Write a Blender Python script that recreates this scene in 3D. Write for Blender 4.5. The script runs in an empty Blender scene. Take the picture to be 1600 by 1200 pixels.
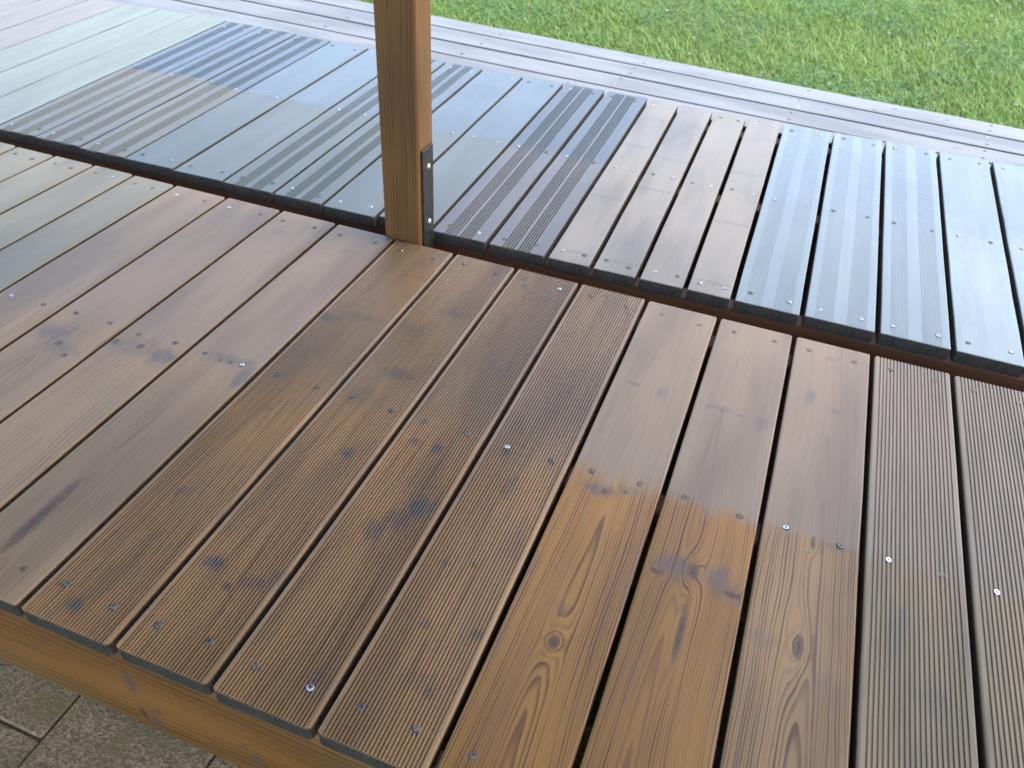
import bpy, math, random
import numpy as np
from mathutils import Vector, Matrix

# ------------------------------------------------------------------ camera, sky, sun, exposure
SC = bpy.context.scene
COL = SC.collection
cam_d = bpy.data.cameras.new('camera')
cam = bpy.data.objects.new('camera', cam_d)
COL.objects.link(cam)
cam.location = (0.79014, -1.45974, 0.93345)
cam.rotation_euler = (math.radians(50.5365), math.radians(-2.9418), math.radians(20.7992))
cam_d.sensor_width = 36.0
cam_d.lens = 1261.73 / 1600 * 36
cam_d.clip_start = 0.02
cam_d.clip_end = 900
cam_d.dof.use_dof = True
cam_d.dof.focus_distance = 1.32
cam_d.dof.aperture_fstop = 8.0
SC.camera = cam

SUN_EL, SUN_AZ = math.radians(60), math.radians(84)     # azimuth clockwise from +Y: beyond the lawn, to the right
world = bpy.data.worlds.new('World')
SC.world = world
world.use_nodes = True
wn = world.node_tree
for n in list(wn.nodes):
    wn.nodes.remove(n)
sky = wn.nodes.new('ShaderNodeTexSky')
sky.sky_type = 'NISHITA'
sky.sun_disc = False
sky.sun_elevation = SUN_EL
sky.sun_rotation = SUN_AZ
sky.air_density = 1.0
sky.dust_density = 3.2
sky.ozone_density = 2.0
bg = wn.nodes.new('ShaderNodeBackground')
bg.inputs['Strength'].default_value = 0.15
wo = wn.nodes.new('ShaderNodeOutputWorld')
wn.links.new(sky.outputs[0], bg.inputs[0])
wn.links.new(bg.outputs[0], wo.inputs[0])

sun_d = bpy.data.lights.new('sun', 'SUN')
sun_d.energy = 0.5
sun_d.angle = math.radians(40)
sun_d.color = (1.0, 0.95, 0.88)
sun = bpy.data.objects.new('sun', sun_d)
COL.objects.link(sun)
sdir = Vector((math.sin(SUN_AZ) * math.cos(SUN_EL), math.cos(SUN_AZ) * math.cos(SUN_EL), math.sin(SUN_EL)))
sun.rotation_euler = sdir.to_track_quat('Z', 'Y').to_euler()

vs = SC.view_settings
vs.view_transform = 'Standard'
vs.look = 'None'
vs.exposure = 2.1
vs.gamma = 1.0
vs.use_curve_mapping = False
SC.cycles.use_denoising = True
SC.cycles.max_bounces = 8
SC.cycles.diffuse_bounces = 4
SC.cycles.glossy_bounces = 4

R = random.Random(11)

# ------------------------------------------------------------------ node helpers
class G:
    def __init__(self, name):
        self.mat = bpy.data.materials.new(name)
        self.mat.use_nodes = True
        self.t = self.mat.node_tree
        self.t.nodes.clear()
        self.out = self.t.nodes.new('ShaderNodeOutputMaterial')
        self.b = self.t.nodes.new('ShaderNodeBsdfPrincipled')
        self.t.links.new(self.b.outputs[0], self.out.inputs[0])
        tc = self.t.nodes.new('ShaderNodeTexCoord')
        self.obj = tc.outputs['Object']
        sp = self.t.nodes.new('ShaderNodeSeparateXYZ')
        self.t.links.new(self.obj, sp.inputs[0])
        self.x, self.y, self.z = sp.outputs
    def put(self, sock, v):
        if hasattr(v, 'node'):
            self.t.links.new(v, sock)
        elif isinstance(v, (tuple, list)) and len(v) == 3 and sock.type == 'RGBA':
            sock.default_value = (*v, 1)
        else:
            sock.default_value = v
    def m(self, op, a, b=None, c=None, clamp=False):
        n = self.t.nodes.new('ShaderNodeMath')
        n.operation = op
        n.use_clamp = clamp
        for i, v in enumerate((a, b, c)):
            if v is not None:
                self.put(n.inputs[i], v)
        return n.outputs[0]
    def add(self, a, b): return self.m('ADD', a, b)
    def sub(self, a, b): return self.m('SUBTRACT', a, b)
    def mul(self, a, b): return self.m('MULTIPLY', a, b)
    def vec(self, a, b, c=0.0):
        n = self.t.nodes.new('ShaderNodeCombineXYZ')
        for i, v in enumerate((a, b, c)):
            self.put(n.inputs[i], v)
        return n.outputs[0]
    def noise(self, vec, scale=1.0, detail=2.0, rough=0.5, dist=0.0):
        n = self.t.nodes.new('ShaderNodeTexNoise')
        self.put(n.inputs['Vector'], vec)
        n.inputs['Scale'].default_value = scale
        n.inputs['Detail'].default_value = detail
        n.inputs['Roughness'].default_value = rough
        n.inputs['Distortion'].default_value = dist
        return n.outputs['Fac']
    def xy(self, sx, sy, w, detail=2.0, rough=0.5, sz=0.0):
        return self.noise(self.vec(self.mul(self.x, sx), self.mul(self.y, sy), self.m('MULTIPLY_ADD', self.z, sz, w)), 1.0, detail, rough)
    def ss(self, v, lo, hi, to0=0.0, to1=1.0):
        n = self.t.nodes.new('ShaderNodeMapRange')
        n.interpolation_type = 'SMOOTHSTEP'
        self.put(n.inputs[0], v)
        for i, k in enumerate((lo, hi, to0, to1)):
            self.put(n.inputs[i + 1], k)
        return n.outputs[0]
    def mix(self, f, a, b, mode='MIX'):
        n = self.t.nodes.new('ShaderNodeMix')
        n.data_type = 'RGBA'
        n.blend_type = mode
        n.clamp_factor = True
        self.put(n.inputs[0], f)
        self.put(n.inputs[6], a)
        self.put(n.inputs[7], b)
        return n.outputs[2]
    def gauss(self, kx, ky, rx, ry, warp=None):
        dx = self.mul(self.sub(self.x, kx), 1 / rx)
        dy = self.mul(self.sub(self.y, ky), 1 / ry)
        if warp is not None:
            dx = self.add(dx, warp[0]); dy = self.add(dy, warp[1])
        d2 = self.add(self.mul(dx, dx), self.mul(dy, dy))
        return self.m('POWER', 2.718, self.mul(d2, -1.0))
    def bump(self, h, strength, dist):
        n = self.t.nodes.new('ShaderNodeBump')
        n.inputs['Strength'].default_value = strength
        n.inputs['Distance'].default_value = dist
        self.put(n.inputs['Height'], h)
        self.t.links.new(n.outputs[0], self.b.inputs['Normal'])
    def set(self, **k):
        for a, v in k.items():
            self.put(self.b.inputs[a.replace('_', ' ')], v)
        return self.mat


def wood(name, seed, fe, fl, be=None, bl=None, split=None, knots=(), stains=(), c0=0.0, freq=150.0, slope=5.0,
         contrast=0.75, cback=0.45, rough=0.42, rback=None, coat=0.0, cback_coat=None, blotch=0.35, blot_col=(0.10, 0.085, 0.07),
         streak=0.35, stain_col=(0.078, 0.073, 0.070), axis='y', bump=0.35, fine=700.0, spec=0.5, soft=0.008, hue=True):
    """pine: growth rings as level lines of a field that swells round each knot; a board oiled on one half only"""
    tint = lambda c: None if c is None else (c[0] * 1.00, c[1] * 1.01, c[2] * 0.94)
    if hue:
        fe, fl, be, bl = (tint(c) for c in (fe, fl, be, bl))
    g = G(name)
    if axis == 'z':      # upright grain (the post)
        g.y, g.z = g.z, g.y
        g.x = g.add(g.x, g.mul(g.z, 0.9))
    if axis == 'x':
        g.x, g.y, g.z = g.z, g.x, g.y
    n1 = g.sub(g.xy(6, 1.7, seed, 1), 0.5)
    n2 = g.sub(g.xy(34, 6, seed + 3.1, 2), 0.5)
    n3 = g.sub(g.xy(60, 30, seed + 9.4, 2), 0.5)
    xc = g.sub(g.add(g.add(g.x, g.mul(n1, 0.034)), g.mul(n2, 0.009)), c0)
    h = g.mul(g.m('SQRT', g.add(g.mul(xc, xc), 0.00016)), freq)
    h = g.add(h, g.mul(g.y, slope))
    cores = None
    for kx, ky, rx, ry, A in knots:
        e = g.gauss(kx, ky, rx, ry, (g.mul(n3, 0.5), g.mul(n2, 0.8)))
        if A >= 4:       # a big knot swells the rings into a long lens
            h = g.add(h, g.mul(g.gauss(kx, ky, rx * 1.35, ry * 2.6, (g.mul(n3, 0.3), g.mul(n2, 0.8))), A * 0.55))
            h = g.add(h, g.mul(e, A * 0.5))
        else:
            h = g.add(h, g.mul(e, A))
        c = g.add(g.mul(g.ss(e, 0.50, 0.80), 0.72), g.mul(g.ss(e, 0.86, 0.97), 0.28))
        cores = c if cores is None else g.m('MAXIMUM', cores, c)
    t = g.m('FRACT', h)
    prof = g.mul(g.ss(t, 0.28, 0.86), g.ss(t, 1.0, 0.92))
    ringvar = g.mul(g.ss(g.noise(g.vec(g.m('FLOOR', h), seed, 0.0), 1.7, 0), 0.3, 0.7, 0.30, 1.0), g.ss(g.xy(24, 5, seed + 61, 3, 0.6), 0.30, 0.62, 0.45, 1.0))
    prof = g.mul(prof, ringvar)
    fib = g.xy(fine, 8, seed + 1.7, 3, 0.6)
    fib2 = g.xy(150, 3, seed + 5.7, 3, 0.6)
    fibc = g.add(g.mul(g.sub(fib, 0.5), 0.5), g.mul(g.sub(fib2, 0.5), streak * 2))
    f_front = g.add(g.mul(prof, contrast), fibc)
    col = g.mix(f_front, fe, fl)
    r = rough
    ct = coat
    if split is not None:
        f_back = g.add(g.mul(prof, cback), g.mul(fibc, 0.8))
        colb = g.mix(f_back, be, bl)
        yy = g.add(g.y, g.mul(n2, soft * 2.2))
        s = g.ss(yy, split - soft, split + soft)
        col = g.mix(s, col, colb)
        if rback is not None:
            r = g.add(g.mul(s, rback - rough), rough)
        if cback_coat is not None:
            ct = g.add(g.mul(s, cback_coat - coat), coat)
    bl_n = g.ss(g.xy(16, 3.2, seed + 12.3, 3, 0.6), 0.46, 0.78)
    col = g.mix(g.mul(bl_n, blotch), col, blot_col)
    bl_w = g.ss(g.xy(11, 2.1, seed + 22.3, 2, 0.5), 0.30, 0.62, 0.80, 1.14)
    col = g.mix(1.0, col, g.vec(bl_w, bl_w, bl_w), 'MULTIPLY')
    smask = None
    for sx, sy, rx, ry, st in stains:
        e = g.gauss(sx, sy, rx, ry, (g.mul(n3, 1.1), g.mul(n3, 1.6)))
        e = g.mul(g.ss(e, 0.08, 0.90), st * 0.88)
        smask = e if smask is None else g.m('MAXIMUM', smask, e)
    if smask is not None:
        br = g.ss(g.xy(160, 26, seed + 31.0, 3, 0.7), 0.30, 0.62, 0.45, 1.0)
        col = g.mix(g.mul(smask, br), col, stain_col)
    if cores is not None:
        kc = g.mix(g.ss(g.xy(220, 220, seed + 2.2, 2), 0.35, 0.65), (0.050, 0.026, 0.015), (0.105, 0.055, 0.028))
        col = g.mix(g.mul(cores, 0.95), col, kc)
    dirt = g.ss(g.xy(90, 60, seed + 40.0, 4, 0.7), 0.60, 0.80)
    col = g.mix(g.mul(dirt, 0.22), col, (0.07, 0.06, 0.05))
    rn = g.add(r, g.mul(g.sub(g.xy(40, 7, seed + 50, 3), 0.5), 0.16))
    g.bump(g.add(g.mul(prof, 0.5), g.add(fib, g.mul(fib2, 0.6))), bump, 0.0008)
    return g.set(Base_Color=col, Roughness=rn, Coat_Weight=ct, Coat_Roughness=0.16, Specular_IOR_Level=spec)


def composite(name, seed, front, back, split, rough=0.3, rback=0.22, coat=0.3, cback=0.6, streak=0.25, dirt=0.2, dirt_col=(0.09, 0.08, 0.075), soft=0.004, spec=0.5):
    """smooth decking with a brushed run along its length, treated on one half"""
    front, back = ((c[0] * 0.94, c[1] * 1.05, c[2] * 0.98) for c in (front, back))
    g = G(name)
    f1 = g.xy(260, 3.0, seed, 3, 0.6)
    f2 = g.xy(22, 2.2, seed + 4, 3, 0.6)
    n2 = g.sub(g.xy(30, 20, seed + 8, 3), 0.5)
    s = g.ss(g.add(g.y, g.mul(n2, soft * 2)), split - soft, split + soft)
    col = g.mix(s, front, back)
    v = g.add(1.0, g.add(g.mul(g.sub(f1, 0.5), streak * 2), g.mul(g.sub(f2, 0.5), 0.55)))
    col = g.mix(1.0, col, g.vec(v, v, v), 'MULTIPLY')
    d = g.ss(g.xy(26, 12, seed + 15, 4, 0.65), 0.52, 0.80)
    col = g.mix(g.mul(d, dirt), col, dirt_col)
    dr = g.ss(g.xy(9, 5, seed + 19, 4, 0.6), 0.40, 0.70)
    r = g.add(g.add(g.mul(s, rback - rough), rough), g.mul(dr, 0.05))
    c = g.add(g.mul(s, cback - coat), coat)
    g.bump(g.add(f1, g.mul(f2, 0.3)), 0.18, 0.0006)
    return g.set(Base_Color=col, Roughness=r, Coat_Weight=c, Coat_Roughness=0.2, Specular_IOR_Level=spec)


def plain_mat(name, a, b, scale, rough, metal=0.0, bump=0.0, dist=0.001, detail=4, lo=0.35, hi=0.65):
    g = G(name)
    n = g.noise(g.obj, scale, detail, 0.6)
    n2 = g.noise(g.obj, scale * 0.13, 3, 0.6)
    f = g.ss(g.add(g.mul(n, 0.65), g.mul(n2, 0.35)), lo, hi)
    if bump:
        g.bump(n, bump, dist)
    return g.set(Base_Color=g.mix(f, a, b), Roughness=g.add(rough, g.mul(g.sub(n, 0.5), 0.2)), Metallic=metal)


# ------------------------------------------------------------------ object helpers
def tag(o, label=None, cat=None, group=None, kind=None):
    for k, v in (('label', label), ('category', cat), ('group', group), ('kind', kind)):
        if v:
            o[k] = v
    return o

def empty(name, loc=(0, 0, 0)):
    o = bpy.data.objects.new(name, None)
    o.empty_display_size = 0.1
    o.location = loc
    COL.objects.link(o)
    return o

def mesh_obj(name, verts, faces, mats, parent=None, loc=(0, 0, 0), rot=(0, 0, 0), mi=None, smooth=False):
    me = bpy.data.meshes.new(name)
    me.from_pydata(verts, [], faces)
    for m in (mats if isinstance(mats, (list, tuple)) else [mats]):
        me.materials.append(m)
    if mi is not None:
        me.polygons.foreach_set('material_index', mi)
    if smooth:
        me.polygons.foreach_set('use_smooth', [True] * len(me.polygons))
    me.update()
    return link_mesh(name, me, parent, loc, rot)

def link_mesh(name, me, parent=None, loc=(0, 0, 0), rot=(0, 0, 0)):
    o = bpy.data.objects.new(name, me)
    COL.objects.link(o)
    o.location = loc
    o.rotation_euler = rot
    if parent is not None:
        o.parent = parent
    return o

def box_mesh(x0, x1, y0, y1, z0, z1, b=0.0):
    """box with bevelled edges, by shrinking the caps"""
    if b <= 0:
        v = [(x, y, z) for z in (z0, z1) for y in (y0, y1) for x in (x0, x1)]
        f = [(0, 2, 3, 1), (4, 5, 7, 6), (0, 1, 5, 4), (2, 6, 7, 3), (0, 4, 6, 2), (1, 3, 7, 5)]
        return v, f
    def ring(i, z):
        return [(x0 + i + b, y0 + i, z), (x1 - i - b, y0 + i, z), (x1 - i, y0 + i + b, z), (x1 - i, y1 - i - b, z),
                (x1 - i - b, y1 - i, z), (x0 + i + b, y1 - i, z), (x0 + i, y1 - i - b, z), (x0 + i, y0 + i + b, z)]
    rs = ring(b, z0) + ring(0, z0 + b) + ring(0, z1 - b) + ring(b, z1)
    f = [tuple(reversed(range(8)))]
    for k in range(3):
        for i in range(8):
            j = (i + 1) % 8
            f.append((k * 8 + i, k * 8 + j, k * 8 + 8 + j, k * 8 + 8 + i))
    f.append(tuple(range(24, 32)))
    return rs, f

def top_profile(w, grooves, edge=0.003):
    """top line of a board from left to right; grooves: list of (from, to, count, depth, land)"""
    h = w / 2
    p = [(-h, -edge), (-h + edge * 0.3, -edge * 0.3), (-h + edge, 0.0)]
    for a, b, n, d, land in grooves:
        pit = (b - a) / n
        for i in range(n):
            s = a + i * pit
            gw = pit * (1 - land)
            p += [(s + pit * land * 0.5, 0.0), (s + pit * land * 0.5 + gw * 0.22, -d), (s + pit * land * 0.5 + gw * 0.78, -d), (s + pit * land * 0.5 + gw, 0.0)]
    p += [(h - edge, 0.0), (h - edge * 0.3, -edge * 0.3), (h, -edge)]
    return p

def board(parent, A0, A1, B0, B1, z, mats, grooves=(), t=0.028, corner=0.005, rnd=R, name='deck_board', warp=0.0006, edge=0.003):
    """a deck board between its left edge A0-A1 and its right edge B0-B1 (x, y at the front and the far end)"""
    A0, A1, B0, B1 = (Vector(v) for v in (A0, A1, B0, B1))
    C0, C1 = (A0 + B0) / 2, (A1 + B1) / 2
    ax = (C1 - C0)
    L = ax.length
    ang = math.atan2(ax.y, ax.x) - math.pi / 2
    w0, w1 = (B0 - A0).length, (B1 - A1).length
    w = (w0 + w1) / 2
    prof = top_profile(w, grooves, edge)
    n = len(prof)
    ys = [0, 0.0012, corner * 0.45, corner, 0.03] + [L * k / 8 for k in range(1, 8)] + [L - 0.03, L - corner, L - corner * 0.45, L - 0.0012, L]
    ins = [corner, corner * 0.62, corner * 0.18, 0, 0] + [0] * 7 + [0, 0, corner * 0.18, corner * 0.62, corner]
    dz = [-0.0012, 0, 0, 0, 0] + [rnd.uniform(-1, 1) * warp for _ in range(7)] + [0, 0, 0, 0, -0.0012]
    dx = [0] * 5 + [rnd.uniform(-1, 1) * warp * 0.7 for _ in range(7)] + [0] * 5
    vs_, fs, mi = [], [], []
    for y, i, d, e in zip(ys, ins, dz, dx):
        k = (w0 + (w1 - w0) * y / L) / w
        lim = w / 2 - i
        pts = [(-w / 2, -t)] + prof + [(w / 2, -t)]
        for x, zz in pts:
            vs_.append((max(-lim, min(lim, x)) * k + e, y, zz + (d if zz > -t else 0)))
    m = n + 2
    for r in range(len(ys) - 1):
        for c in range(m):
            c2 = (c + 1) % m
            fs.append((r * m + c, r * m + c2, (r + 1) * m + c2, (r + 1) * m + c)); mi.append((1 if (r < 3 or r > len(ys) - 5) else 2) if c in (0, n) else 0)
    fs.append(tuple(range(m - 1, -1, -1))[::-1]); mi.append(1)
    fs.append(tuple(range((len(ys) - 1) * m, len(ys) * m))[::-1]); mi.append(1)
    fs = [tuple(reversed(f)) for f in fs]
    o = mesh_obj(name, vs_, fs, mats, parent, (C0.x, C0.y, z), (0, 0, ang), mi)
    o['w'] = w
    return o, L, w

# screws -----------------------------------------------------------
def screw_mesh(name, mat, matd):
    prof = [(0.0048, -0.0004), (0.0047, 0.0000), (0.0042, 0.0004), (0.0026, 0.0003)]
    N = 12
    v, f, mi = [], [], []
    for r, z in prof:
        v += [(r * math.cos(2 * math.pi * i / N), r * math.sin(2 * math.pi * i / N), z) for i in range(N)]
    for k in range(len(prof) - 1):
        for i in range(N):
            j = (i + 1) % N
            f.append((k * N + i, k * N + j, (k + 1) * N + j, (k + 1) * N + i)); mi.append(0)
    b2 = len(v)
    v += [((0.0061 if q else 0.0046) * math.cos(2 * math.pi * i / N), (0.0061 if q else 0.0046) * math.sin(2 * math.pi * i / N), 0.0001 - 0.0006 * q) for q in (0, 1) for i in range(N)]
    for i in range(N):
        j = (i + 1) % N
        f.append((b2 + N + i, b2 + N + j, b2 + j, b2 + i)); mi.append(1)      # dark countersink round the head
    base = len(v)
    for z, s in ((0.0002, 1.0), (-0.0022, 0.8)):          # six-lobed drive recess
        v += [((0.0026 if i % 2 == 0 else 0.0014) * s * math.cos(2 * math.pi * i / N), (0.0026 if i % 2 == 0 else 0.0014) * s * math.sin(2 * math.pi * i / N), z) for i in range(N)]
    for i in range(N):
        j = (i + 1) % N
        f.append(((len(prof) - 1) * N + i, (len(prof) - 1) * N + j, base + j, base + i)); mi.append(0)
        f.append((base + i, base + j, base + N + j, base + N + i)); mi.append(1)
    f.append(tuple(base + N + i for i in range(N))); mi.append(1)
    me = bpy.data.meshes.new(name)
    me.from_pydata(v, [], f)
    me.materials.append(mat)
    me.materials.append(matd)
    me.polygons.foreach_set('material_index', mi)
    me.update()
    return me

STEEL = plain_mat('bright_steel', (0.55, 0.54, 0.50), (0.78, 0.77, 0.74), 300, 0.30, 1.0)
DULL = plain_mat('dull_steel', (0.11, 0.095, 0.075), (0.26, 0.235, 0.19), 300, 0.5, 0.85)
DARKHOLE = plain_mat('drive_recess', (0.03, 0.028, 0.025), (0.06, 0.055, 0.05), 300, 0.7)
SCREW_B = screw_mesh('screw', STEEL, DARKHOLE)
SCREW_D = screw_mesh('screw_dull', DULL, DARKHOLE)

def screws(bd, L, w, rows, inset=0.031, bright=0.5, skip=0.0, lift=0.0002):
    for y in rows:
        for s in (-1, 1):
            if R.random() < skip:
                continue
            me = SCREW_B if R.random() < bright else SCREW_D
            link_mesh('screw', me, bd, (s * (w / 2 - inset) + R.uniform(-.003, .003), y + R.uniform(-.005, .005), lift + R.uniform(-0.0002, 0.0004)),
                      (R.uniform(-.12, .12), R.uniform(-.12, .12), R.uniform(0, 3)))

# ------------------------------------------------------------------ the ground: lawn, paving
LAWN_Z = -0.085
def walk_line(a, b):          # y of a straight edge at x
    return lambda x: a[1] + (b[1] - a[1]) * (x - a[0]) / (b[0] - a[0])
WG = walk_line((-0.737, 1.784), (1.504, 1.616))
W1 = walk_line((-0.968, 1.674), (1.491, 1.490))
W2 = walk_line((-0.883, 1.518), (1.479, 1.367))
W3 = walk_line((-0.801, 1.366), (0.699, 1.283))
W4 = walk_line((-0.780, 1.220), (1.450, 1.140))

g = G('lawn_soil')
n = g.noise(g.obj, 9, 5, 0.65)
nn = g.noise(g.obj, 70, 4, 0.7)
lawn_m = g.set(Base_Color=g.mix(g.ss(nn, 0.35, 0.7), g.mix(g.ss(n, 0.35, 0.65), (0.075, 0.115, 0.022), (0.105, 0.150, 0.032)), (0.12, 0.135, 0.045)), Roughness=0.95)
g.bump(nn, 0.6, 0.02)
gx = [-400, -60, -12] + list(np.linspace(-5, 6, 45)) + [14, 60, 400]
rows_ = [0, 0.02, 0.06, 0.15, 0.3, 0.5, 0.75, 1, 1.3, 1.7, 2.2, 3, 5, 9, 25, 80, 400]
lv, lf = [], []
for j, d in enumerate(rows_):
    for x in gx:
        xx = max(-8, min(8, x))
        z = LAWN_Z + 0.010 * math.sin(2.1 * x + 1.3 * d) * math.sin(1.7 * d + .4 * x) if abs(x) < 7 and d < 9 else LAWN_Z
        lv.append((x, WG(xx) + 0.004 + d, z if j else -0.24))
for j in range(len(rows_) - 1):
    for i in range(len(gx) - 1):
        a = j * len(gx) + i
        lf.append((a, a + 1, a + len(gx) + 1, a + len(gx)))
lawn = mesh_obj('lawn', lv, lf, lawn_m)
tag(lawn, 'green lawn with clover beyond the long pale boards', 'lawn', kind='structure')

PAV_Z = -0.230
bed_m = plain_mat('sand_bed', (0.070, 0.058, 0.038), (0.14, 0.118, 0.080), 120, 0.95, bump=0.6, dist=0.004)
pv = [(-400, -400, PAV_Z - 0.005), (400, -400, PAV_Z - 0.005), (400, 1.75, PAV_Z - 0.005), (-400, 1.75, PAV_Z - 0.005)]
paving = mesh_obj('paving', pv, [(0, 1, 2, 3)], bed_m)
tag(paving, 'grey brown concrete paving in front of the deck', 'paving', kind='structure')
g = G('paver_concrete')
oi = g.t.nodes.new('ShaderNodeObjectInfo')
v3 = g.t.nodes.new('ShaderNodeVectorMath'); v3.operation = 'ADD'
cv = g.vec(g.mul(oi.outputs['Random'], 17.0), g.mul(oi.outputs['Random'], 5.0), 0.0)
g.t.links.new(g.obj, v3.inputs[0]); g.t.links.new(cv, v3.inputs[1])
P3 = v3.outputs[0]
agg = g.t.nodes.new('ShaderNodeTexVoronoi'); agg.inputs['Scale'].default_value = 260
g.t.links.new(P3, agg.inputs['Vector'])
sep = g.t.nodes.new('ShaderNodeSeparateColor'); g.t.links.new(agg.outputs['Color'], sep.inputs[0])
c = g.mix(g.ss(sep.outputs[0], 0.15, 0.95), (0.23, 0.162, 0.082), (0.43, 0.315, 0.17))
c = g.mix(g.ss(g.noise(P3, 14, 4, 0.65), 0.42, 0.70), c, (0.23, 0.185, 0.07))
c = g.mix(g.ss(g.noise(P3, 60, 4, 0.7), 0.56, 0.72), c, (0.12, 0.10, 0.07))
g.bump(g.add(agg.outputs['Distance'], g.noise(P3, 120, 4, 0.7)), 0.5, 0.002)
paver_m = g.set(Base_Color=c, Roughness=0.8)
pm_v, pm_f = box_mesh(-0.1182, 0.1182, -0.0787, 0.0787, -0.05, 0, 0.003)
pme = bpy.data.meshes.new('paver'); pme.from_pydata(pm_v, [], pm_f); pme.materials.append(paver_m); pme.update()
for i in range(-8, 9):
    for j in range(-9, 2):
        cx, cy = 0.010 - 0.12 + 0.24 * i + 0.0, -1.065 - 0.08 * (i % 2) + 0.16 * j
        if -4 < i < 5 or j > -8:
            link_mesh('paver', pme, paving, (cx, cy, PAV_Z + R.uniform(-.002, .002)), (R.uniform(-.006, .006), R.uniform(-.006, .006), R.uniform(-.006, .006)))

# ------------------------------------------------------------------ materials of the near deck
END = plain_mat('weathered_end_grain', (0.022, 0.020, 0.012), (0.062, 0.054, 0.034), 220, 0.85, bump=0.6, dist=0.002)
END_REAR = plain_mat('weathered_end_grain_rear', (0.024, 0.019, 0.014), (0.075, 0.058, 0.042), 160, 0.8, bump=0.5, dist=0.002)

SIDE = plain_mat('gap_shade_side', (0.050, 0.030, 0.018), (0.105, 0.062, 0.036), 90, 0.8, bump=0.3, dist=0.001)  # side faces darker than the tops: shade of the gaps painted into the colour
SIDE_REAR = plain_mat('gap_shade_side_rear', (0.035, 0.029, 0.025), (0.075, 0.062, 0.052), 90, 0.8, bump=0.3, dist=0.001)  # rear board sides, gap shade likewise put into their colour
YF, YB, SPLIT = -1.0807, 0.0, -0.536
NJ = [-1.741, -1.615, -1.489, -1.363, -1.237, -1.111, -0.985, -0.859, -0.7334, -0.607, -0.457, -0.303, -0.153, 0.0, 0.151, 0.2986, 0.4455,
      0.5942, 0.7476, 0.901, 1.0521, 1.200, 1.350, 1.500, 1.650]
# knots (x, y, rx, ry, rings) and grey stains (x, y, rx, ry, strength), world x and y
KN = {
    0.5942: [(0.672, -0.858, 0.011, 0.019, 4.5), (0.660, -0.567, 0.008, 0.010, 2.6), (0.691, -0.557, 0.005, 0.006, 1.6)],
    0.7476: [(0.821, -0.667, 0.014, 0.022, 5.0), (0.772, -0.690, 0.013, 0.008, 3.0), (0.880, -0.688, 0.022, 0.008, 3.0), (0.824, -0.775, 0.007, 0.085, -3.2)],
    0.901: [(0.976, -0.741, 0.011, 0.030, 5.0), (0.980, -0.545, 0.006, 0.022, 2.5), (1.02, -0.99, 0.012, 0.04, 3)],
    -0.153: [(-0.081, -0.537, 0.006, 0.007, 2.0), (-0.060, -0.535, 0.007, 0.009, 2.2), (-0.09, -0.95, 0.015, 0.12, 4.0)],
    -0.303: [(-0.237, -0.566, 0.012, 0.012, 4.0), (-0.287, -0.573, 0.008, 0.010, 2.5)],
    -0.457: [(-0.377, -0.615, 0.012, 0.012, 4.0), (-0.342, -0.640, 0.009, 0.010, 3.0)],
}
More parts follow.
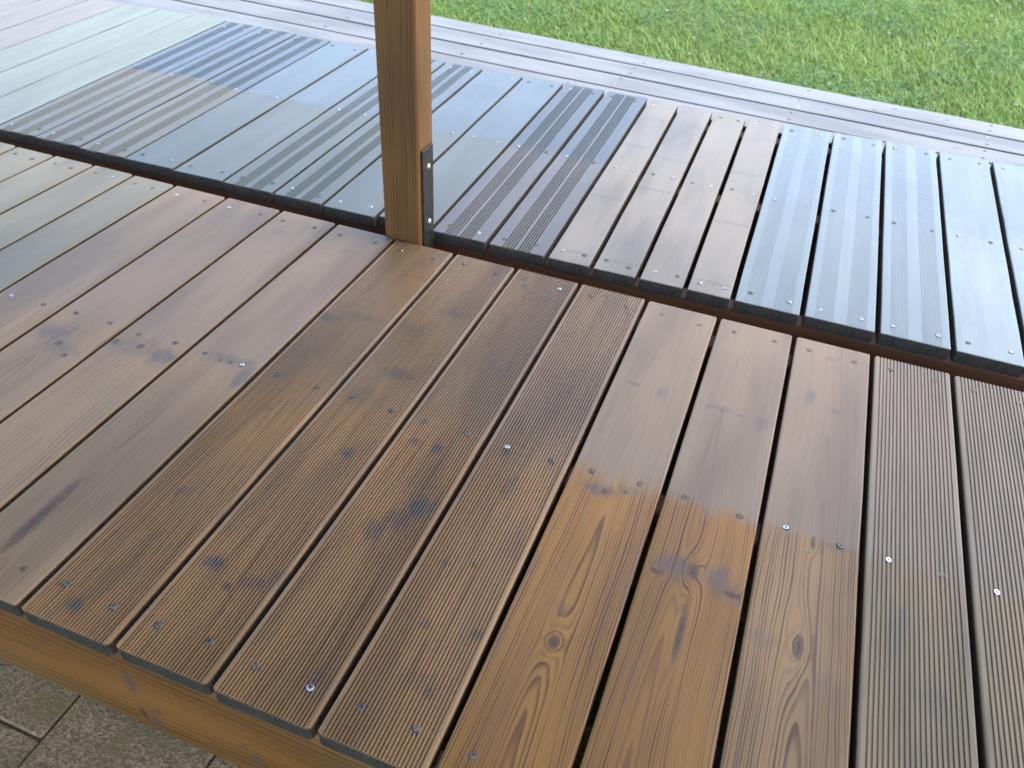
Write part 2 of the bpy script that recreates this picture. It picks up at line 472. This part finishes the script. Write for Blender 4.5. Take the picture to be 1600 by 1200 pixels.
ST = {
    0.5942: [(0.655, -0.567, 0.030, 0.014, 0.75), (0.690, -0.553, 0.014, 0.012, 0.6), (0.637, -0.286, 0.018, 0.007, 0.6), (0.690, -0.292, 0.010, 0.020, 0.55),
             (0.665, -0.800, 0.016, 0.012, 0.45), (0.602, -0.76, 0.006, 0.05, 0.45), (0.601, -0.88, 0.006, 0.04, 0.4), (0.741, -0.70, 0.005, 0.09, 0.3)],
    0.7476: [(0.790, -0.672, 0.028, 0.026, 0.75), (0.858, -0.672, 0.028, 0.030, 0.75), (0.880, -0.69, 0.02, 0.02, 0.6), (0.795, -0.290, 0.026, 0.009, 0.55), (0.873, -0.300, 0.012, 0.018, 0.5), (0.834, -0.292, 0.010, 0.006, 0.4)],
    0.901: [(0.947, -0.191, 0.009, 0.030, 0.6), (0.992, -0.214, 0.016, 0.008, 0.5), (1.015, -0.541, 0.020, 0.006, 0.55), (0.93, -0.745, 0.02, 0.018, 0.4), (1.02, -0.79, 0.022, 0.03, 0.35), (0.975, -0.052, 0.014, 0.008, 0.35)],
    -0.153: [(-0.075, -0.530, 0.040, 0.016, 0.6), (-0.014, -0.562, 0.018, 0.030, 0.8), (-0.030, -0.525, 0.012, 0.010, 0.5), (-0.07, -0.10, 0.03, 0.012, 0.35), (-0.01, -0.08, 0.006, 0.05, 0.7)],
    -0.303: [(-0.240, -0.568, 0.034, 0.030, 0.55), (-0.185, -0.575, 0.034, 0.026, 0.8), (-0.287, -0.573, 0.02, 0.02, 0.5), (-0.25, -0.09, 0.02, 0.01, 0.3)],
    -0.457: [(-0.415, -0.592, 0.05, 0.028, 0.65), (-0.360, -0.628, 0.040, 0.020, 0.5), (-0.40, -0.08, 0.02, 0.01, 0.3)],
    0.0: [(0.059, -0.830, 0.007, 0.013, 0.9), (0.075, -0.822, 0.006, 0.008, 0.5), (0.070, -0.614, 0.008, 0.008, 0.6), (0.066, -1.050, 0.014, 0.013, 0.95), (0.020, -0.335, 0.030, 0.016, 0.7),
          (0.085, -0.308, 0.035, 0.012, 0.6), (0.10, -0.07, 0.02, 0.014, 0.4), (0.025, -1.03, 0.006, 0.005, 0.5)],
    0.151: [(0.189, -0.924, 0.018, 0.017, 0.95), (0.230, -0.950, 0.009, 0.008, 0.85), (0.286, -0.915, 0.013, 0.018, 0.7), (0.262, -0.930, 0.024, 0.014, 0.6), (0.250, -0.656, 0.014, 0.012, 1.0),
            (0.233, -0.439, 0.036, 0.018, 0.7), (0.241, -0.222, 0.030, 0.012, 0.55), (0.20, -0.52, 0.04, 0.03, 0.35), (0.19, -0.30, 0.03, 0.02, 0.3)],
    0.2986: [(0.339, -0.587, 0.011, 0.011, 0.95), (0.378, -0.585, 0.010, 0.011, 1.0), (0.411, -0.711, 0.025, 0.022, 0.9), (0.365, -0.780, 0.018, 0.024, 0.75), (0.385, -0.75, 0.024, 0.022, 0.6),
             (0.342, -0.061, 0.010, 0.016, 0.75), (0.396, -0.090, 0.015, 0.010, 0.65), (0.40, -0.35, 0.03, 0.03, 0.3), (0.42, -1.02, 0.02, 0.03, 0.5)],
    0.4455: [(0.485, -0.552, 0.009, 0.010, 0.85), (0.524, -0.307, 0.014, 0.014, 0.5), (0.568, -0.069, 0.009, 0.008, 0.7), (0.487, -0.793, 0.006, 0.007, 0.85), (0.525, -0.782, 0.006, 0.007, 0.7),
             (0.504, -0.899, 0.008, 0.009, 0.55), (0.574, -0.885, 0.008, 0.009, 0.75), (0.550, -0.985, 0.009, 0.010, 0.7), (0.535, -0.975, 0.024, 0.018, 0.4), (0.52, -0.62, 0.012, 0.03, 0.5), (0.56, -0.72, 0.02, 0.04, 0.35)],
    1.0521: [(1.10, -0.66, 0.02, 0.05, 0.35), (1.15, -0.75, 0.02, 0.03, 0.3)],
}
def side(j): return round(j, 4)

near = empty('wooden_deck', (0.3, -0.54, PAV_Z))
tag(near, 'low brown timber deck of plain and ribbed boards with wooden front fascia', 'deck')
def at_near(o):
    o.location = Vector(o.location) - near.location
ORANGE = ((0.320, 0.142, 0.022), (0.085, 0.028, 0.006))
for k in range(len(NJ) - 1):
    a, b = NJ[k], NJ[k + 1]
    key = side(a)
    xm = (a + b) / 2
    loc = lambda lst: [(q[0] - xm, q[1] - YF, *q[2:]) for q in lst]
    kn, st = loc(KN.get(a, [])), loc(ST.get(a, []))
    seed = 3.7 + k * 5.31
    sp = SPLIT - YF
    gr = ()
    w = b - a - 0.0084
    if a < -0.61:         # narrow grey green boards on the left
        v = R.uniform(.92, 1.08)
        m = wood('narrow_grey_board', seed, (0.245 * v, 0.195 * v, 0.115 * v), (0.150, 0.114, 0.066), (0.235 * v, 0.190 * v, 0.115 * v), (0.140, 0.110, 0.070), sp,
                 kn, st, c0=R.uniform(-.06, .06), contrast=0.35, cback=0.2, rough=0.42, rback=0.40, blotch=0.22, streak=0.18, coat=0.12, cback_coat=0.15)
    elif a < -0.01:       # plain brown boards
        v = R.uniform(.95, 1.05)
        m = wood('plain_brown_board', seed, (0.290 * v, 0.178 * v, 0.084 * v), (0.140, 0.074, 0.031), (0.255 * v, 0.166 * v, 0.092 * v), (0.110, 0.072, 0.045), sp,
                 kn, st, c0=R.uniform(-.05, .05), freq=130, contrast=0.55, cback=0.25, rough=0.42, rback=0.42, blotch=0.25, blot_col=(0.13, 0.105, 0.085), streak=0.26, soft=0.030, coat=0.12, cback_coat=0.18)
    elif a < 0.59:        # ribbed brown boards
        v = R.uniform(.92, 1.05)
        m = wood('ribbed_brown_board', seed, (0.310 * v, 0.165 * v, 0.066 * v), (0.095, 0.045, 0.018), (0.225 * v, 0.142 * v, 0.078 * v), (0.098, 0.058, 0.033), sp,
                 kn, st, freq=90, contrast=0.4, cback=0.2, rough=0.45, rback=0.42, blotch=0.50, blot_col=(0.085, 0.062, 0.042), streak=0.85, fine=260, soft=0.09, coat=0.10, cback_coat=0.22)
        gr = [(-w / 2 + 0.0065, w / 2 - 0.0065, 25, 0.0034, 0.48)]
    elif a < 1.05:        # knotty orange boards
        v = R.uniform(.97, 1.05)
        fe, fl = ORANGE
        if a > 0.85:
            fe, fl = (0.320, 0.172, 0.062), (0.105, 0.048, 0.018)
        m = wood('knotty_oiled_board', seed, fe, fl, (0.235 * v, 0.156 * v, 0.088 * v), (0.115, 0.070, 0.038), sp, kn, st, c0=(-0.02, 0.01, 0.004)[k % 3], freq=250, slope=6,
                 contrast=1.3, cback=0.40, rough=0.46, rback=0.40, blotch=0.22, blot_col=(0.15, 0.085, 0.045), streak=0.38, soft=(0.040, 0.022, 0.012)[k - 17], coat=0.0, cback_coat=0.2)
    else:                 # ribbed grey green boards on the right
        v = R.uniform(.92, 1.05)
        m = wood('ribbed_grey_board', seed, (0.250 * v, 0.176 * v, 0.090 * v), (0.120, 0.082, 0.042), (0.235 * v, 0.168 * v, 0.104 * v), (0.100, 0.076, 0.052), sp,
                 kn, st, freq=80, contrast=0.3, cback=0.2, rough=0.42, rback=0.40, blotch=0.3, blot_col=(0.10, 0.080, 0.060), streak=0.4, fine=260, soft=0.012, coat=0.05, cback_coat=0.2)
        gr = [(-w / 2 + 0.0075, w / 2 - 0.0075, 20, 0.0022, 0.54)]
    ga, gb = a + 0.0042, b - 0.0042
    e0, e1 = R.uniform(-.002, .002), R.uniform(-.002, .002)
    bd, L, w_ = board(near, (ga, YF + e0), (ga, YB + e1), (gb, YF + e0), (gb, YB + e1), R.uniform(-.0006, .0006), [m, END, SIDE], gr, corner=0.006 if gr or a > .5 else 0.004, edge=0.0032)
    at_near(bd)
    screws(bd, L, w_, (0.050, 0.5475, 1.0425), 0.031, bright=0.15, lift=0.0002)

# joists and fascia under the near deck
joist_m = wood('joist_timber', 77.0, (0.24, 0.115, 0.050), (0.12, 0.050, 0.022), axis='x', freq=90, rough=0.6, blotch=0.3)
red_m = wood('bearer_timber', 83.0, (0.20, 0.085, 0.038), (0.10, 0.040, 0.018), axis='x', freq=90, rough=0.55, blotch=0.4)
fascia_m = wood('fascia_timber', 91.0, (0.255, 0.108, 0.022), (0.105, 0.040, 0.009), hue=False, axis='x', freq=70, slope=1.5, contrast=0.9, rough=0.45, blotch=0.35, blot_col=(0.11, 0.10, 0.055), streak=0.2,
                knots=[(0.06 - 0.115, 0.144 + 0.0, 0.022, 0.010, 3.0)],
                stains=[(0.024, 0.144, 0.030, 0.010, 0.95), (-0.030, 0.175, 0.006, 0.008, 0.9), (-0.060, 0.166, 0.022, 0.010, 0.8), (0.045, 0.006, 0.012, 0.008, 0.5), (-0.02, 0.318, 0.008, 0.006, 0.7), (-0.045, 0.335, 0.02, 0.01, 0.6)])
fv, ff = box_mesh(-1.74, 1.65, -0.0225, 0.0225, -0.098, 0.098, 0.004)
fas = mesh_obj('fascia_board', fv, ff, fascia_m, near, Vector((0.0, -1.052, -0.1275)) - near.location)
for y in (-0.53, -0.045):
    jv, jf = box_mesh(-1.74, 1.65, -0.0225, 0.0225, -0.100, 0.0995, 0.003)
    mesh_obj('joist', jv, jf, joist_m, near, Vector((0.0, y, -0.130)) - near.location)

# ------------------------------------------------------------------ rear deck of sample boards
rear = empty('sample_deck', (-0.2, 0.6, PAV_Z))
tag(rear, 'deck of mixed glossy sample boards behind the post, grooved and plain', 'deck')
RJ = [(-2.474, -2.545), (-2.32, -2.392), (-2.168, -2.239), (-2.016, -2.086), (-1.864, -1.932), (-1.712, -1.779), (-1.558, -1.624), (-1.405, -1.472), (-1.258, -1.321), (-1.115, -1.168), (-0.970, -1.011), (-0.822, -0.862), (-0.670, -0.708),
      (-0.520, -0.553), (-0.373, -0.405), (-0.234, -0.264), (-0.089, -0.115), (0.055, 0.029), (0.198, 0.174), (0.341, 0.320), (0.447, 0.424), (0.553, 0.536),
      (0.659, 0.643), (0.762, 0.752), (0.908, 0.903), (1.060, 1.055), (1.207, 1.208), (1.345, 1.356), (1.495, 1.507), (1.645, 1.657)]
KIND = ['pink'] * 5 + ['mint'] * 3 + ['dark'] * 3 + ['plain'] * 2 + ['fine'] * 2 + ['plain2'] * 2 + ['five'] * 2 + ['nat'] * 4 + ['band'] * 3 + ['pale'] * 3
for k, kind in enumerate(KIND):
    (a0, a1), (b0, b1) = RJ[k], RJ[k + 1]
    xm = (a0 + b0) / 2
    yf = 0.067 + max(0, (xm + 0.1)) * 0.0155
    yb = 1.176 + (0.012 if xm < -1 else 0.0) + R.uniform(-.004, .004)
    gap = 0.0035 if xm < -0.8 else (0.0045 if xm < 0 else 0.0055)
    wa = ((b0 - a0) + (b1 - a1)) / 2 - 2 * gap
    h = wa / 2
    sp = 0.617 - yf
    seed = 200 + k * 3.77
    gr, end, ed = (), END_REAR, 0.0025
    v = R.uniform(.95, 1.05)
    if kind == 'pink':
        m = composite('pinkish_composite', seed, (0.235 * v, 0.205 * v, 0.212 * v), (0.235 * v, 0.205 * v, 0.212 * v), sp, rough=0.48, rback=0.48, coat=0.0, cback=0.0, streak=0.1, dirt=0.1)
        gr = [(-h * .72, -h * .12, 9, 0.0008, 0.6), (h * .12, h * .72, 9, 0.0008, 0.6)]
    elif kind == 'mint':
        m = composite('pale_green_composite', seed, (0.225 * v, 0.238 * v, 0.228 * v), (0.225 * v, 0.238 * v, 0.228 * v), sp, rough=0.48, rback=0.48, coat=0.0, cback=0.0, streak=0.1, dirt=0.1)
        gr = [(-h * .72, -h * .12, 9, 0.0008, 0.6), (h * .12, h * .72, 9, 0.0008, 0.6)]
    elif kind == 'dark':
        m = composite('dark_striped_hardwood', seed, (0.145 * v, 0.126 * v, 0.108 * v), (0.075 * v, 0.082 * v, 0.095 * v), sp + 0.02 * (k % 2), rough=0.36, rback=0.24, coat=0.15, cback=0.4, streak=0.2)
        gr = [(-h * .66, -h * .20, 6, 0.0042, 0.36), (h * .14, h * .60, 6, 0.0042, 0.36)]
    elif kind in ('plain', 'plain2'):
        m = composite('smooth_grey_board', seed, (0.122 * v, 0.120 * v, 0.108 * v), (0.105 * v, 0.110 * v, 0.112 * v), sp, rough=0.34, rback=0.22, coat=0.25, cback=0.5, streak=0.12)
    elif kind == 'fine':
        m = composite('grooved_grey_board', seed, (0.112 * v, 0.110 * v, 0.098 * v), (0.10 * v, 0.10 * v, 0.102 * v), sp, rough=0.34, rback=0.24, coat=0.25, cback=0.45, streak=0.12)
        gr = [(-h * .55, -h * .12, 6, 0.0060, 0.42), (h * .10, h * .53, 6, 0.0060, 0.42)]
    elif kind == 'five':
        m = composite('five_groove_board', seed, (0.125 * v, 0.098 * v, 0.085 * v), (0.085 * v, 0.082 * v, 0.085 * v), sp, rough=0.32, rback=0.30, coat=0.4, cback=0.4, streak=0.2, soft=0.03)
        gr = [(-h * .55, -h * .08, 5, 0.0080, 0.48), (h * .02, h * .49, 5, 0.0080, 0.48)]
    elif kind == 'nat':
        m = wood('weathered_natural_board', seed, (0.205 * v, 0.170 * v, 0.128 * v), (0.122, 0.098, 0.073), (0.195 * v, 0.160 * v, 0.116 * v), (0.115, 0.094, 0.073), sp, freq=160, contrast=0.2, cback=0.2, rough=0.38, rback=0.34,
                 coat=0.25, cback_coat=0.35, blotch=0.35, blot_col=(0.11, 0.10, 0.10), streak=0.2,
                 stains=[(0.0, 0.25 + 0.1 * (k % 3), 0.05, 0.008, 0.5), (0.01, 0.05, 0.04, 0.006, 0.5), (-0.01, 0.66 + .05 * (k % 2), 0.05, 0.015, 0.35), (0.02, 0.93, 0.03, 0.01, 0.4)] if k % 4 != 1 else [])
    elif kind == 'band':
        m = composite('band_ribbed_board', seed, (0.180 * v, 0.182 * v, 0.175 * v), (0.150 * v, 0.157 * v, 0.157 * v), sp, rough=0.30, rback=0.26, coat=0.55, cback=0.75, streak=0.12, soft=0.2, spec=0.9)
        gr = [(-h * .74, -h * .20, 12, 0.0007, 0.5), (h * .18, h * .76, 13, 0.0007, 0.5)]
    else:
        m = composite('pale_smooth_board', seed, (0.240 * v, 0.250 * v, 0.255 * v), (0.165 * v, 0.178 * v, 0.185 * v), sp, rough=0.36, rback=0.33, coat=0.3, cback=0.4, streak=0.22, soft=0.2, spec=0.8)
    if k == 16:           # the board behind the post stops short of it
        yf = 0.0795
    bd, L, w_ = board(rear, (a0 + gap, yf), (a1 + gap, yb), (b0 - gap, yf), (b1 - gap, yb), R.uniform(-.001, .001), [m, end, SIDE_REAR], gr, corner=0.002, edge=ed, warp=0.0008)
    bd.location = Vector(bd.location) - rear.location
    ins = 0.027 if kind != 'nat' else 0.022
    if kind not in ('pink', 'mint'):
        screws(bd, L, w_, (0.040, 0.617 - yf, 1.132 - yf), ins, bright=0.55, lift=0.0006)

jv, jf = box_mesh(-2.5, 1.65, -0.0225, 0.0225, -0.100, 0.0985, 0.003)
for nm, y in (('bearer', 0.112), ('joist', 0.617), ('joist', 1.10)):
    mesh_obj(nm, jv, jf, red_m, rear, Vector((0, y, -0.129)) - rear.location)

# ------------------------------------------------------------------ long pale boards along the lawn
walk = empty('edge_walkway', (0.2, 1.45, PAV_Z))
tag(walk, 'long pale weathered boards laid side by side along the lawn edge', 'walkway')
LS = [W4, W3, W2, W1, WG]
for k in range(4):
    lo, hi = LS[k], LS[k + 1]
    v = R.uniform(.94, 1.06)
    m = wood('silvered_board', 400 + 7.7 * k, (0.200 * v, 0.203 * v, 0.198 * v), (0.122, 0.124, 0.121), hue=False, freq=120, contrast=0.3, rough=0.42, coat=0.1, blotch=0.35, blot_col=(0.085, 0.080, 0.080), streak=0.4,
             knots=[(R.uniform(-.04, .04), R.uniform(.6, 5), .008, .014, 2.5) for _ in range(4)], stains=[(R.uniform(-.05, .05), R.uniform(.4, 5.4), .008, .02, .5) for _ in range(5)])
    gp = 0.0065
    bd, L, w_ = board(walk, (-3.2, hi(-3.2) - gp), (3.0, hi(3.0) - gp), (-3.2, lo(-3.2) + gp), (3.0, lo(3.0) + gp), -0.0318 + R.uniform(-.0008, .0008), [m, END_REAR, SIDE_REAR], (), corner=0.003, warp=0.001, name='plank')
    bd.location = Vector(bd.location) - walk.location
    if k:
        screws(bd, L, w_, [0.35 + 0.6 * i + 0.02 * k for i in range(10)], 0.03, bright=0.4)
for x in (-2.8, -1.6, -0.4, 0.8, 2.0):
    jv, jf = box_mesh(-0.0225, 0.0225, -0.27, 0.24, -0.085, 0.0835, 0.002)
    mesh_obj('joist', jv, jf, joist_m, walk, Vector((x, WG(x) - 0.275, -0.1445)) - walk.location)

# ------------------------------------------------------------------ post with its steel strap
post = empty('timber_post', (0.017, 0.039, PAV_Z))
tag(post, 'square brown timber post rising from the gap between the two decks', 'post')
post_m = wood('post_timber', 61.0, (0.215, 0.100, 0.032), (0.085, 0.034, 0.010), axis='z', c0=0.025, freq=150, slope=3, contrast=0.75, rough=0.5, blotch=0.3, blot_col=(0.12, 0.07, 0.03), streak=0.3, spec=0.4)
pvv, pff = box_mesh(-0.045, 0.045, -0.0365, 0.0365, 0.03, 2.55, 0.004)
shaft = mesh_obj('shaft', pvv, pff, post_m, post)
black_m = plain_mat('black_steel', (0.035, 0.031, 0.029), (0.085, 0.072, 0.064), 60, 0.42, 0.6)
sv, sf = box_mesh(0.0454, 0.0504, -0.026, 0.026, 0.004, 0.4475, 0.0012)
strap = mesh_obj('steel_strap', sv, sf, black_m, post)
strap['label'] = 'black steel strap bolted to the side of the post'
bv, bf = [], []
N = 12
for r, x in ((0.0068, 0.0), (0.0066, 0.0022), (0.0045, 0.0040), (0.0015, 0.0045)):
    bv += [(x, r * math.cos(2 * math.pi * i / N), r * math.sin(2 * math.pi * i / N)) for i in range(N)]
for q in range(3):
    for i in range(N):
        bf.append((q * N + i, q * N + (i + 1) % N, (q + 1) * N + (i + 1) % N, (q + 1) * N + i))
bf.append(tuple(range(3 * N, 4 * N)))
zinc_m = plain_mat('zinc', (0.60, 0.60, 0.57), (0.80, 0.80, 0.78), 200, 0.35, 0.85)
for z in (0.174, 0.041):
    mesh_obj('bolt', bv, bf, zinc_m, strap, (0.0502, 0.000, z - PAV_Z))

# the roof the post carries (shades the near deck)
roof = empty('porch_roof', (0, -1.0, 2.3))
tag(roof, 'timber porch roof carried by the post over the near deck', 'roof')
roof_m = wood('roof_timber', 131.0, (0.30, 0.19, 0.10), (0.18, 0.10, 0.05), axis='x', freq=60, rough=0.6)
rv, rf = box_mesh(-5.0, 5.0, -1.9, 1.20, 0.26, 0.30, 0.004)
mesh_obj('roof_panel', rv, rf, roof_m, roof)
rv, rf = box_mesh(-5.0, 5.0, -0.045, 0.045, 0.0, 0.16, 0.004)
mesh_obj('eave_beam', rv, rf, roof_m, roof, (0, 1.039, 0.02))
rv, rf = box_mesh(-0.03, 0.03, -1.8, 1.12, 0.16, 0.259, 0.003)
for x in (-4, -2.4, -0.8, 0.8, 2.4, 4):
    mesh_obj('rafter', rv, rf, roof_m, roof, (x, 0, 0.02 - 0.021))

# ------------------------------------------------------------------ timber edging on the far side of the lawn
edg = wood('edging_timber', 151.0, (0.10, 0.060, 0.034), (0.055, 0.03, 0.016), axis='x', freq=80, rough=0.6)
ev, ef = box_mesh(-2.4, 2.4, -0.025, 0.025, -0.04, 0.105, 0.005)
eo = mesh_obj('timber_edging', ev, ef, edg, None, (3.4, 3.812, LAWN_Z))
tag(eo, 'dark brown timber edging on the lawn, just showing in the top right corner', 'edging')

# ------------------------------------------------------------------ grass and clover
rg = np.random.default_rng(5)
def lawn_pts(n, x0, x1, y1, y0=0.0):
    x = rg.uniform(x0, x1, n)
    y = (1.784 + (1.616 - 1.784) * (x + 0.737) / 2.241) + 0.012 + y0 + rg.uniform(0, 1, n) * (y1 - y0)
    return x, y

def fast_mesh(name, co, tris, tint, mat):
    me = bpy.data.meshes.new(name)
    me.vertices.add(len(co)); me.vertices.foreach_set('co', co.astype(np.float32).ravel())
    me.loops.add(tris.size); me.loops.foreach_set('vertex_index', tris.astype(np.int32).ravel())
    me.polygons.add(len(tris)); me.polygons.foreach_set('loop_start', np.arange(0, tris.size, 3, dtype=np.int32))
    a = me.color_attributes.new('tint', 'FLOAT_COLOR', 'POINT')
    c4 = np.ones((len(co), 4), np.float32); c4[:, :3] = tint
    a.data.foreach_set('color', c4.ravel())
    me.materials.append(mat)
    me.update(calc_edges=True)
    o = bpy.data.objects.new(name, me); COL.objects.link(o)
    return o

def leaf_mat(name, rough=0.5, trans=0.35):
    g = G(name)
    at = g.t.nodes.new('ShaderNodeAttribute'); at.attribute_name = 'tint'
    g.set(Base_Color=at.outputs['Color'], Roughness=rough)
    tr = g.t.nodes.new('ShaderNodeBsdfTranslucent'); g.t.links.new(at.outputs['Color'], tr.inputs[0])
    mx = g.t.nodes.new('ShaderNodeMixShader'); mx.inputs[0].default_value = trans
    g.t.links.new(g.b.outputs[0], mx.inputs[1]); g.t.links.new(tr.outputs[0], mx.inputs[2]); g.t.links.new(mx.outputs[0], g.out.inputs[0])
    return g.mat
GM = leaf_mat('grass_blade')

xs, ys = [], []
for n_, x0, x1, y1, y0 in ((190000, -1.6, 2.6, 2.5, 0.0), (60000, -3.5, 5.0, 4.5, 0.0)):
    a, b = lawn_pts(n_, x0, x1, y1, y0); xs.append(a); ys.append(b)
x = np.concatenate(xs); y = np.concatenate(ys); n_ = len(x)
patch = 0.5 + 0.5 * np.sin(3.1 * x + 1.7 * y + 2 * np.sin(2.3 * y)) * np.sin(2.7 * y - 1.9 * x + 1.5 * np.sin(3.3 * x))
hgt = rg.uniform(0.016, 0.042, n_) * (0.88 + 0.24 * patch) * np.where(rg.random(n_) < 0.012, 2.0, 1.0)
wid = rg.uniform(0.0013, 0.0030, n_)
az = rg.uniform(0, 2 * np.pi, n_); lean = rg.uniform(0.3, 1.9, n_) * hgt
fx, fy = np.cos(az), np.sin(az)
ox, oy = -fy * wid, fx * wid
co = np.empty((n_, 5, 3))
z0 = LAWN_Z - 0.006
for i, (s, lz, ll) in enumerate(((-1, 0, 0), (1, 0, 0), (-.75, .62, .35), (.75, .62, .35), (0, 1, 1))):
    co[:, i, 0] = x + ox * s + fx * lean * ll
    co[:, i, 1] = y + oy * s + fy * lean * ll
    co[:, i, 2] = z0 + hgt * lz
co[:, :, 1] = np.maximum(co[:, :, 1], (1.784 - 0.0750 * (co[:, :, 0] + 0.737)) - 0.02)
base = (np.arange(n_) * 5)[:, None, None]
tris = (base + np.array([[0, 1, 3], [0, 3, 2], [2, 3, 4]])[None]).reshape(-1, 3)
pal = np.array([(0.145, 0.255, 0.038), (0.180, 0.295, 0.062), (0.220, 0.325, 0.098), (0.105, 0.205, 0.038), (0.30, 0.31, 0.12), (0.20, 0.20, 0.09)])
ix = rg.choice(6, n_, p=[.29, .30, .24, .12, .035, .015])
tint = pal[ix] * rg.uniform(0.95, 1.45, (n_, 1)) * (0.95 + 0.1 * patch[:, None])
grass = fast_mesh('grass', co.reshape(-1, 3), tris, np.repeat(tint, 5, 0), GM)
tag(grass, 'short green grass blades covering the lawn', 'grass', kind='stuff')

# clover: three leaflets on each stalk, in patches
n0 = 42000
x, y = lawn_pts(n0, -1.8, 3.0, 2.7)
dens = np.sin(4.3 * x + 0.7) * np.sin(5.1 * y + 1.1 + np.sin(2 * x)) + 0.6 * np.sin(11 * x + 3 * y) * np.sin(9 * y - 4 * x)
keep = dens + rg.normal(0, .35, n0) > 0.25
x, y = x[keep], y[keep]; n_ = len(x)
zz = LAWN_Z + rg.uniform(0.020, 0.050, n_)
cs, ts, tn = [], [], []
tl = np.array([(0.075, 0.190, 0.050), (0.105, 0.235, 0.070), (0.150, 0.285, 0.115)])[rg.choice(3, n_, p=[.45, .38, .17])] * rg.uniform(.8, 1.2, (n_, 1))
r = rg.uniform(0.0045, 0.0085, n_)
a0 = rg.uniform(0, 2 * np.pi, n_)
tx, ty = rg.normal(0, .25, n_), rg.normal(0, .25, n_)
for q in range(3):
    a = a0 + q * 2.094
    pts = []
    for rr, da, up in ((0.05, 0, 0), (0.85, -0.48, .18), (1.25, -0.22, .22), (1.25, 0.22, .22), (0.85, 0.48, .18)):
        dx, dy = rr * r * np.cos(a + da), rr * r * np.sin(a + da)
        pts.append(np.stack([x + dx, np.maximum(y + dy, 1.784 - .075 * (x + .737) - .01), zz + up * r + dx * tx + dy * ty], 1))
    cs.append(np.stack(pts, 1))
co = np.concatenate(cs).reshape(-1, 3)
nl = n_ * 3
tris = ((np.arange(nl) * 5)[:, None, None] + np.array([[0, 1, 2], [0, 2, 3], [0, 3, 4]])[None]).reshape(-1, 3)
clover = fast_mesh('clover', co, tris, np.repeat(np.concatenate([tl] * 3), 5, 0), leaf_mat('clover_leaf', 0.42, 0.3))
tag(clover, 'three leaved clover growing in patches through the lawn', 'clover', kind='stuff')

# white clover heads: little globes of upturned florets, scattered
n_ = 120
x, y = lawn_pts(n_, -1.3, 2.4, 2.4)
fc, ft, fcol = [], [], []
for i in range(n_):
    c0 = np.array([x[i], y[i], LAWN_Z + rg.uniform(.035, .060)])
    R0 = rg.uniform(.005, .009)
    shade = rg.uniform(.55, .8) * np.array([1.0, .97, .92 if rg.random() < .7 else .95])
    for q in range(16):
        d = rg.normal(0, 1, 3); d[2] = abs(d[2]) * .8 + .1; d /= np.linalg.norm(d)
        t1 = np.cross(d, [0.3, 0.5, 1.0]); t1 /= np.linalg.norm(t1); t2 = np.cross(d, t1)
        b = len(fc)
        fc += [c0 + d * R0 * .2, c0 + d * R0 * .9 + t1 * R0 * .3, c0 + d * R0 * 1.1, c0 + d * R0 * .9 - t1 * R0 * .3, c0 + d * R0 * .95 + t2 * R0 * .25]
        ft += [(b, b + 1, b + 2), (b, b + 2, b + 3), (b, b + 4, b + 2)]
        fcol += [shade] * 5
flw = fast_mesh('clover_flowers', np.array(fc), np.array(ft), np.array(fcol), leaf_mat('clover_flower', 0.6, 0.3))
tag(flw, 'small white clover flower heads scattered over the lawn', 'flowers', kind='stuff')
